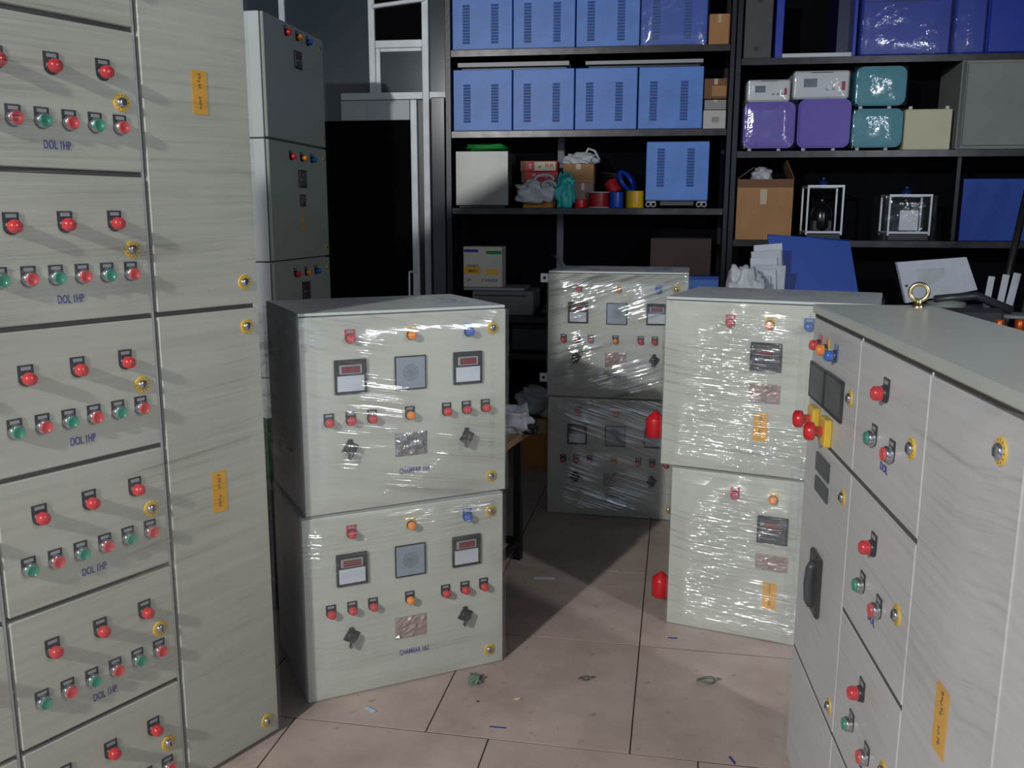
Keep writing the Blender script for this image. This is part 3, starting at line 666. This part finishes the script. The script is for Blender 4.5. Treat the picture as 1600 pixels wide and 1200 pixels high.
def spool(name, label, u, y, r_, h, mw, mf=None, tilt=None, z=1.5565):
    r = sthing(name, label, 'spool', u, y, z)
    if tilt: r.rotation_euler = (tilt[0], tilt[1], S_ANG)
    fr = r_ * 1.0
    part('winding', MB().lathe((0, 0, 0), (0, 0, 1), [(r_ * .96, .006), (r_ * .97, .010), (r_ * .97, h - .010), (r_ * .96, h - .006)], 28, 0, False), mw, r)
    for z0 in (0, h - .007): part('flange', MB().lathe((0, 0, z0), (0, 0, 1), [(.012, 0), (fr * (1.06 if mf else 1), 0), (fr * (1.06 if mf else 1), .006), (.012, .006)], 28, 0, False), mf or mw, r)
    part('core', MB().lathe((0, 0, .002), (0, 0, 1), [(.012, 0), (.012, h - .004)], 16), black, r)
    return r
spool('tape_roll', 'small red tape roll, left of the big wire spool', .483, .0 + .05, .040, .055, redplastic)
spool('wire_spool', 'large dark red wire spool with white flanges', .598, .08, .068, .100, spoolred, white)
spool('tape_roll', 'blue tape roll between the dark red spool and the yellow roll', .708, .055, .044, .100, spoolblue)
spool('tape_roll', 'yellow tape roll beside the raised blue case', .822, .07, .058, .106, spoolyellow)
spool('tape_roll', 'red tape roll tilted on top of the spools', .700, .14, .045, .080, redplastic, tilt=(-.2, -.5), z=1.655)
r = sthing('cable_coil', 'fat blue coil of wire leaning behind the spools', 'cable', .735, .17, 1.668)
cb = MB()
for q in range(5): cb.tube([((.030 + .004 * q) * math.cos(a) + .030 * math.sin(a) * -1 + .03, .05 * math.cos(a) + .012 * q - .02, .055 + .058 * math.sin(a)) for a in [2 * math.pi * k / 26 for k in range(26)]], .013, 7, 0, True)
part('cable_loops', cb, spoolblue, r)
r = sthing('cable_coil', 'tangled black cable heaped beside the raised blue case', 'cable', .715, .33, 1.556); cb = MB(); rn = random.Random(5)
pts = []
for k in range(150):
    a = k * .45; pts.append((.115 * math.cos(a) * (1 + .3 * math.sin(k * .13)), .08 * math.sin(a), .03 + .19 * abs(math.sin(k * .021)) + .01 * math.sin(k)))
cb.tube(pts, .008, 6); part('cable_loops', cb, rubber, r)

# bottom bay: white appliance, carton of yellow and white, dark clutter
r = sthing('printer', 'dull white flat-topped appliance with an open grey lid, behind the front stack', 'appliance', -.215, .03, .866)
part('housing', MB().box(0, .405, 0, .36, 0, .158, 0, .008), mat('appliance_grey', (120, 122, 124), .6), r); part('paper_tray', MB().box(-.06, .34, .02, .34, .160, .178, 0, .003), metergrey, r); part('tray_slot', MB().box(.02, .36, -.001, .004, .125, .133), black, r)
r = sthing('carton', 'white and yellow printed carton standing on the dull white appliance', 'carton', -.277, .06, 1.046, .03)
part('carton_body', MB().box(0, .255, 0, .2, 0, .262, 0, .003), mat('white_card', (196, 194, 184), .6, var=.05), r)
for nm, a, m in (('blue_band', (.005, .098, .226, .244), inkblue), ('green_band', (.150, .250, .214, .236), greenM), ('yellow_patch', (.006, .115, .085, .130), yellowst), ('yellow_patch', (.145, .235, .082, .118), yellow)):
    part(nm, MB().box(a[0], a[1], -.001, 0, a[2], a[3]), m, r)
for s_, x, z, w in (('HIND', .06, .138, .075), ('MAN', .062, .105, .055), ('DP', .035, .045, .03), ('K HALIDA', .175, .045, .105)): flat_text('brown_lettering', s_, .026, inkdark, r, x, z, y=-.0016, w=w)
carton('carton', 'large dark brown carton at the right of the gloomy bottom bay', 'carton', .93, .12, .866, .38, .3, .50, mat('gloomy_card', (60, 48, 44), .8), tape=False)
r = sthing('equipment_case', 'small blue metal case peeping out right of the rear stack', 'case', 1.165, -.02, .867); part('case_body', MB().box(0, .19, 0, .12, 0, .27, 0, .004), blueM, r); part('case_lid', MB().box(-.002, .192, -.002, .12, .25, .272, 0, .003), mat('deeper_blue_paint', (38, 82, 178), .42), r)
r = sthing('angle_bar', 'pale metal bar leaning down behind the rear stack', 'bar', .31, -.08, 0)
part('bar_length', MB().tube([(-.02, .30, 1.255), (.03, .1, 1.245), (.10, -.05, 1.19)], .010, 6), metergrey, r); part('bar_foot', MB().tube([(.10, -.05, 1.19), (.13, -.1, .70), (.13, -.1, .002)], .008, 6), black, r)
for (u, z, h, m, nm, lab, W, Y) in ((.03, .867, .05, darkgrey, 'tool_case', 'flat dark tool case on the gloomy shelf', .26, .1), (.03, .622, .16, darkgrey, 'motor_housing', 'grey motor housing on the bottom rack shelf', .28, .1), (.40, .622, .20, black, 'battery_box', 'black battery box on the bottom rack shelf behind the rear stack', .3, .1)):
    r = sthing(nm, lab, 'equipment', u + .2 * (nm == 'tool_case'), Y, z); part('housing', MB().box(0, W, 0, .26, 0, h, 0, .012), m, r); part('lid', MB().box(.01, W - .01, .01, .25, h, h + .012, 0, .004), m, r)
carton('carton', 'brown carton on the floor behind the small table', 'carton', 0, 0, 0, .30, .22, .30, mat('orange_carton', (186, 120, 50), .7), loc=(.03, 5.28, .0), rzw=S_ANG)

# ------------------------------------------------------------------ right bay goods
r = sthing('grey_device', 'dark grey plate with round holes at the left of the top right shelf', 'device', 1.440, .03, 2.431)
dv = MB().box(0, .165, 0, .3, 0, .36, 0, .005); part('plate', dv, mat('dark_metal_plate', (66, 68, 70), .5, .3), r)
for x, z in ((.075, .36 * .16), (.085, .33)): part('hole', MB().lathe((x, -.0005, z), (0, -1, 0), [(.014, 0), (.014, .002)], 16), black, r)
r = sthing('open_frame_case', 'open blue frame with a pale bottom edge on the top right shelf', 'case', 1.622, .03, 2.431)
part('frame_side', MB().box(0, .046, 0, .36, 0, .38, 0, .003), bluedeep, r); part('frame_side', MB().box(.440, .462, 0, .36, 0, .38, 0, .003), bluedeep, r)
part('bottom_rail', MB().box(.046, .440, 0, .36, 0, .026, 0, .002), white, r); part('inner_panel', MB().box(.36, .44, .05, .36, .03, .38), mat('navy_inside', (20, 28, 70), .4), r)
for u, w, lab, wr in ((2.105, .50, 'large deep-blue case in clear plastic on the top right shelf', True), (2.62, .175, 'narrow blue case in crinkled clear plastic on the top right shelf', True), (2.802, .42, 'deep-blue case at the right end of the top right shelf', False)):
    r = sthing('equipment_case', lab, 'case', u, .03, 2.431); part('case_body', MB().box(0, w, 0, .36, 0, .38, 0, .012), bluedeep, r); part('case_lid_seam', MB().box(.01, w - .01, -.002, 0, .30, .304), black, r)
    if wr: film(r, w, .375, .33, F_P, u * 3, top=False, bulge=.015, res=.018)
def rounded_case(W, H, D, c, m, r):
    pts = []
    for cx, cz, a0 in ((W - c, H - c, 0), (c, H - c, 90), (c, c, 180), (W - c, c, 270)):
        for k in range(6):
            a = math.radians(a0 + k * 18); pts.append((cx + c * math.cos(a), cz + c * math.sin(a)))
    b = MB().prism(pts, 0, D)
    q = [(W / 2 + (x - W / 2) * .93, H / 2 + (z - H / 2) * .93) for x, z in pts]; b.prism(q, -.008, .001)
    part('case_body', b, m, r)
    for x in (W * .15, W * .72): part('foot', MB().lathe((x, .03, -.016), (0, 0, 1), [(.011, 0), (.013, .017)], 12), white, r)
for (u, z, W, H, m, lab, wr) in ((1.462, 1.912, .300, .270, purple, 'rounded purple case with scuffed corner, left of the two under white instruments', 1), (1.778, 1.912, .303, .282, purple, 'rounded purple case, right of the two under white instruments', 0),
                                 (2.092, 1.912, .285, .222, teal, 'lower teal case in shiny film beside the cream box', 1), (2.095, 2.151, .285, .222, teal, 'upper teal case in shiny film, stacked on its twin', 1)):
    r = sthing('rounded_case', lab, 'case', u, .02, z); rounded_case(W, H, .34, .045, m, r)
    if wr: film(r, W, H, .3, F_P, z * 5 + u, top=False, bulge=.012, res=.018)
for (u, z, W, H, lab) in ((1.475, 2.183, .250, .126, 'smaller white bench instrument on the left purple case'), (1.742, 2.195, .320, .160, 'larger white bench instrument on the right purple case')):
    r = sthing('bench_instrument', lab, 'instrument', u, .02, z); part('housing', MB().box(0, W, 0, .28, 0, H, 0, .010), white, r)
    part('screen', MB().box(W * .18, W * .42, -.002, .002, H * .42, H * .72, 0, .001), mat('grey_lcd', (96, 106, 116), .2), r)
    for k in range(3): part('knob', MB().lathe((W * .60 + k * W * .11, 0, H * .34), (0, -1, 0), [(.007, 0), (.006, .012)], 12), metergrey, r)
    part('red_rocker', MB().box(W * .86, W * .92, -.004, .002, H * .3, H * .6, 0, .001), spoolred, r)
    part('vent_slots', MB().box(W * .3, W * .7, -.001, .001, H * .92, H * .95), black, r)
    film(r, W, H, .25, F_P, u * 7, top=False, bulge=.010, res=.018)
r = sthing('cream_box', 'plain cream metal box with two lugs on the middle right shelf', 'box', 2.388, .02, 1.896); part('box_body', MB().box(0, .262, 0, .3, 0, .232, 0, .004), creambox, r)
for x in (.03, .235): part('lug', MB().box(x - .01, x + .01, .01, .03, .232, .250, 0, .002), white, r)
r = sthing('grey_cabinet', 'large plain grey cabinet at the right end of the middle right shelf', 'cabinet', 2.675, .0, 1.896); part('cabinet_body', MB().box(0, .62, 0, .4, 0, .50, 0, .005), greybox, r); part('door', MB().box(.03, .60, -.014, 0, .02, .48, 0, .003), greybox, r); part('edge_channel', MB().box(.008, .022, -.006, 0, .01, .49), darkgrey, r)

# open carton with flaps, two caged transformers, blue sheet
r = sthing('open_carton', 'open brown cardboard carton with raised flaps on the lower right shelf', 'carton', 1.446, .05, 1.366)
W, H = .335, .365
oc = MB(); oc.box(0, W, 0, .004, 0, H); oc.box(0, W, .256, .26, 0, H); oc.box(0, .004, .004, .256, 0, H); oc.box(W - .004, W, .004, .256, 0, H); oc.box(.004, W - .004, .004, .256, 0, .004)
part('carton_body', oc, card, r)
part('front_flap', MB().box(.0, W, -.006, -.002, -.065, 0), carddark, r, (0, 0, H), (.12, 0, 0))
part('left_flap', MB().box(0, .12, .0, .25, 0, .004), carddark, r, (0, 0, H), (0, -.62, 0)); part('right_flap', MB().box(-.12, 0, .0, .25, 0, .004), carddark, r, (W, 0, H), (0, 1.15, 0))
part('packing_tape', MB().box(.14, .18, -.0008, 0, H - .15, H - .06), mat('packing_tape', (190, 170, 140), .2, coat=.6), r)
cloth_blob('white_bag', 'grey plastic bundle sticking out of the open carton', 'bag', SP(1.60, .16, 1.70), (.06, .05, .05), bagwhite, 1.2, S_ANG, .4)
def cage(u, lab, W, H, wrapped):
    r = sthing('caged_transformer', lab, 'transformer', u, .04, 1.366)
    fr = MB()
    for x in (0, W):
        for y in (0, .2): fr.box(x - .006, x + .006, y - .006, y + .006, .03, H, 0, .001)
    for z in (.04, H - .01):
        for y in (0, .2): fr.box(-.006, W + .006, y - .008, y + .008, z, z + .014, 0, .001)
        for x in (0, W): fr.box(x - .006, x + .006, 0, .2, z, z + .012, 0, .001)
    part('cage_frame', fr, mat('pale_cage', (176, 180, 184), .35, .5), r)
    part('core_block', MB().box(W * .22, W * .78, .05, .15, .055, .12, 0, .004), black, r)
    part('winding', MB().lathe((W / 2, .1, .055), (0, 0, 1), [(.05, 0), (.062, .02), (.062, .11), (.05, .14), (.02, .16), (.02, .19)], 20), mat('black_varnish', (20, 20, 24), .2), r)
    part('shaft_knob', MB().lathe((W / 2, .1, H), (0, 0, 1), [(.03, 0), (.03, .025), (.012, .03), (.012, .05)], 16), mat('dark_blue_knob', (24, 44, 100), .3), r)
    part('base_pad', MB().box(.0, W, 0, .2, 0, .040, 0, .004), black, r)
    if wrapped:
        part('terminal_plate', MB().box(W * .26, W * .72, -.004, 0, .06, .18, 0, .002), white, r)
        for k in range(6): part('terminal_screw', MB().lathe((W * (.2 + .11 * k), -.006, .15 + .025 * (k % 2)), (0, -1, 0), [(.006, 0), (.004, .006)], 8), chrome, r)
        film(r, W + .06, H, .24, F_P, 31, x0=-.03, top=False, bulge=.02, res=.016)
    return r
cage(1.868, 'dark round transformer in a bare pale metal cage on the lower right shelf', .205, .325, False)
cage(2.345, 'caged transformer in crinkled clear plastic on the lower right shelf', .235, .270, True)
r = sthing('blue_board', 'upright blue sheet panel at the right end of the lower right shelf', 'panel', 2.772, .10, 1.366); part('sheet', MB().box(0, .42, 0, .012, 0, .366, 0, .002), bluesheetM, r); part('sheet_fold', MB().box(0, .42, .010, .03, .355, .366, 0, .002), bluesheetM, r)

# ------------------------------------------------------------------ work bench behind the right-hand boxes
bz = .95
r = thing('workbench', 'dark cluttered workbench behind the right-hand boxes', 'bench', (1.15, 4.35, 0), math.radians(-6))
part('bench_top', MB().box(0, 2.6, 0, .72, bz - .04, bz, 0, .004), mat('dark_bench_top', (58, 52, 50), .6, var=.3), r)
for x in (.03, 2.5):
    for y in (.03, .65): part('leg', MB().box(x, x + .05, y, y + .05, 0, bz - .04, 0, .003), black, r)
def slab(name, label, cat, P, t, m, extra=None, group=None, back=Vector((0, 1, 0))):
    c = Vector(P[0]); r = thing(name, label, cat, c, 0, group)
    vs = [Vector(p) - c for p in P] + [Vector(p) - c + back * t for p in P]; n = len(P)
    part('sheet', MB().add(vs, [tuple(range(n))[::-1], tuple(range(n, 2 * n))] + [(i, (i + 1) % n, (i + 1) % n + n, i + n) for i in range(n)]), m, r); return r
BLUE_P = 'BLUEP'
r = slab('blue_board', 'blue sheet panel leaning on the bench behind the right stack', 'panel', [(1.350, 4.80, 1.408), (1.785, 4.80, 1.380), (1.845, 4.68, .951), (1.395, 4.68, .951)], .010, bluesheetM)
part('folded_edge', MB().tube([(0, .004, 0), (.435, .004, -.028)], .006, 6), bluesheetM, r)
r = thing('paper_stack', 'loose stack of grey-white foam sheets left of the leaning blue sheet', 'foam', (1.235, 4.62, bz), math.radians(-5))
rn = random.Random(4)
for k in range(6):
    w = .13 + rn.random() * .05; h = .40 - k * .032
    part('foam_sheet', MB().box(0, w, k * -.018, k * -.018 + .012, 0.0, h, 0, .002, Matrix.Rotation(rn.uniform(-.10, .05), 4, 'Y')), bagwhite if k % 2 else foam, r, (-.02 * k + .03, 0, .012))
cloth_blob('white_bag', 'crumpled white foam wrap in front of the leaning blue sheet', 'bag', (1.15, 4.44, bz), (.085, .05, .150), bagwhite, 6.6, 0, .4)
r = slab('foam_board', 'white foam board propped crookedly on the bench with two dark spots', 'foam', [(2.010, 4.72, 1.272), (2.372, 4.72, 1.300), (2.415, 4.66, 1.135), (2.050, 4.66, 1.065)], .025, foam)
for x, z in ((.24, -.085), (.335, -.115), (.045, -.12)): part('dark_spot', MB().lathe((x, .26 * z, z), (0, -1, 0), [(.007, -.01), (.007, .006)], 10), darkgrey, r)
part('raised_patch', MB().box(.10, .25, -.004, .004, -.045, .045, 0, .003), bagwhite, r, (0, -.022, -.085), (-.255, -.06, 0))
r = thing('machine_tool', 'dim grey machine with round castings and copper coils at the right end of the bench', 'machine', (2.05, 4.38, bz), math.radians(-6))
part('machine_base', MB().box(0, .36, .02, .30, 0, .115, 0, .02), darkgrey, r); part('casting', MB().lathe((.12, .14, .115), (0, 0, 1), [(.09, 0), (.09, .02), (.05, .03), (.05, .05)], 20), greybox, r); part('arm', MB().tube([(.05, .1, .15), (.25, .12, .17), (.42, .1, .10)], .022, 8), darkgrey, r)
for k, x in enumerate((.335, .43, .52)): part('copper_coil', MB().lathe((x, .02, 0), (0, 0, 1), [(.018, 0), (.024, .006), (.024, .06), (.018, .066)], 14), copper if k < 2 else spoolred, r)
part('round_tray', MB().lathe((.45, .1, .068), (0, 0, 1), [(.10, 0), (.11, .012), (.10, .016), (0, .014)], 24), greybox, r)
r = thing('plastic_strips', 'pale plastic strips standing in a bundle at the far right of the bench', 'strips', (2.42, 4.62, bz), 0)
for (x, z0, w, h, t) in ((.0, .0, .034, .26, .10), (.07, 0, .036, .27, .12), (.115, 0, .040, .28, .16)): part('strip', MB().box(0, w, 0, .006, z0, z0 + h, 0, .002, Matrix.Rotation(t, 4, 'Y')), foam, r, (x, x * .1, .0))
r = thing('yellow_carton', 'ochre carton at the extreme right behind the panel board', 'carton', (2.61, 4.43, bz), 0); part('carton_body', MB().box(0, .25, 0, .1, 0, .42, 0, .003), mat('ochre_card', (180, 130, 56), .7, var=.15), r); part('packing_tape', MB().box(0, .25, -.001, 0, .19, .22), mat('packing_tape', (190, 170, 140), .2, coat=.6), r)
for (a, b2, lab) in (((2.80, 4.95, 1.78), (2.50, 4.60, .97), 'dark steel bar leaning in front of the upright blue panel, left one'), ((2.93, 4.95, 1.78), (2.60, 4.56, .97), 'dark steel bar leaning in front of the upright blue panel, right one')):
    a, b2 = Vector(a), Vector(b2); r = thing('steel_bar', lab, 'bar', b2, 0); d = (a - b2)
    part('flat_bar', MB().tube([(0, 0, -.018), d], .020, 4), mat('dirty_steel', (46, 40, 38), .5, .3), r)

# ------------------------------------------------------------------ small table with bags, behind the front stack
tz = .60
r = thing('side_table', 'small worn wooden table on black legs half hidden by the front stack', 'table', (-.012, 3.52, 0), math.radians(71))
part('tabletop', MB().box(-.06, .30, .0, .62, tz - .03, tz, 0, .003), wood, r)
for x, y in ((.245, .03), (-.03, .03), (.245, .56)): part('leg', MB().box(x, x + .035, y, y + .035, 0, tz - .03, 0, .002), black, r)
part('stretcher', MB().box(-.02, .27, .035, .06, .07, .10, 0, .002), black, r); part('stretcher', MB().box(.25, .275, .06, .58, .07, .10, 0, .002), black, r)
cloth_blob('white_bag', 'white plastic bag with green print at the back of the small table', 'bag', (.0, 3.70, tz), (.08, .06, .055), bagwhite, 4.4, 0, .45)
cloth_blob('black_bag', 'black plastic bag on the small table under the white one', 'bag', (.075, 3.80 - .11, tz), (.035, .05, .022), rubber, 9.4, 0, .3)
cloth_blob('white_bag', 'pale crumpled bag on the floor-standing carton beside the rear stack', 'bag', (.16, 5.36, .30), (.12, .07, .085), bagwhite, 7.7, 0, .5)
cloth_blob('green_bag', 'bright green bag glimpsed between the tall board and the front stack', 'bag', (-1.02, 3.66, .42), (.09, .08, .12), greenM, 3.3, 0, .3)
r = thing('dark_crate', 'dark crate under the green bag behind the tall board', 'crate', (-1.22, 3.56, 0), 0); part('crate_shell', MB().box(0, .34, 0, .26, 0, .41, 0, .006), mat('dark_crate', (50, 44, 48), .6), r)
part('crate_rim', MB().box(-.008, .348, -.008, .268, .385, .419, 0, .004), greybox, r)
cloth_blob('purple_sack', 'dark purple sack on the floor between the tall board and the front stack', 'bag', (-.93, 3.30, 0), (.09, .09, .17), darksack, 2.9, 0, .35)

# ------------------------------------------------------------------ litter on the floor
def litter(name, label, cat, x, y, verts, m, t=.0015, rz=0.0):
    r = thing(name, label, cat, (x, y, .0012), rz); n = len(verts)
    b = MB(); b.add([(a, c, h) for a, c, h in verts] + [(a, c, h + t) for a, c, h in verts], [tuple(range(n))[::-1], tuple(range(n, 2 * n))] + [(i, (i + 1) % n, (i + 1) % n + n, i + n) for i in range(n)])
    part('scrap', b, m, r); return r
paperM = mat('paper_scrap', (204, 206, 206), .7)
def ringt(name, label, x, y, rx, ry, m, rr=.004):
    r = thing(name, label, 'ring', (x, y, .005), 0); part('loop', MB().tube([(rx * math.cos(a), ry * math.sin(a), .003 * math.sin(2 * a)) for a in [2 * math.pi * k / 24 for k in range(24)]], rr, 6, 0, True), m, r); part('loop_end', MB().tube([(rx, 0, 0), (rx + .018, .004, .004)], rr, 5), m, r)
ringt('cable_ring', 'oval grey-green ring on the floor before the right stack', .641, 2.714, .028, .017, mat('ring_green', (110, 118, 92), .4))
ringt('cable_ring', 'small curled dark ring on the floor left of the oval one', .240, 2.724, .016, .010, mat('ring_dark', (84, 92, 72), .4), .003)
litter('paper_strip', 'pale paper strip in the shadow of the front stack', 'scrap', .138, 3.563, [(-.045, -.006, 0), (.045, -.012, 0), (.046, .004, .002), (-.044, .010, 0)], paperM)
litter('paper_strip', 'small pale blue strip beside the front stack, near its left corner', 'scrap', -.436, 2.533, [(-.02, .012, 0), (.012, -.016, 0), (.022, -.012, .003), (-.008, .016, .002)], mat('pale_blue_scrap', (170, 190, 206), .5))
litter('cream_chip', 'cream flake on the middle floor slab', 'scrap', -.0 + .02, 2.60, [(-.012, 0, 0), (0, -.008, 0), (.012, .002, .002), (.001, .008, 0)], mat('cream_flake', (214, 206, 160), .6))
r = cloth_blob('green_scrap', 'small wad of grey-green plastic on the floor before the front stack', 'scrap', (-.118, 2.70, 0), (.017, .017, .014), mat('scrap_green', (104, 118, 100), .6), 2.4, 0, .6)
litter('blue_chip', 'small blue wire offcut by the corner of the right stack', 'scrap', .585, 3.02, [(-.018, 0, 0), (.016, -.004, 0), (.018, .002, 0), (-.016, .005, 0)], inkblue)
litter('blue_chip', 'long thin blue wire offcut in the front floor joint', 'scrap', -.035, 2.44, [(-.03, .002, 0), (.02, -.006, 0), (.021, -.002, 0), (-.029, .006, 0)], inkblue)
litter('blue_chip', 'tiny blue wire offcut at the front edge of the picture', 'scrap', .619, 2.275, [(-.004, .02, 0), (.004, -.014, 0), (.010, -.012, 0), (.002, .021, 0)], inkblue)
litter('dark_chip', 'tiny dark offcut left of the cream flake', 'scrap', -.105, 2.585, [(-.006, 0, 0), (.004, -.005, 0), (.006, .003, 0)], darkgrey)
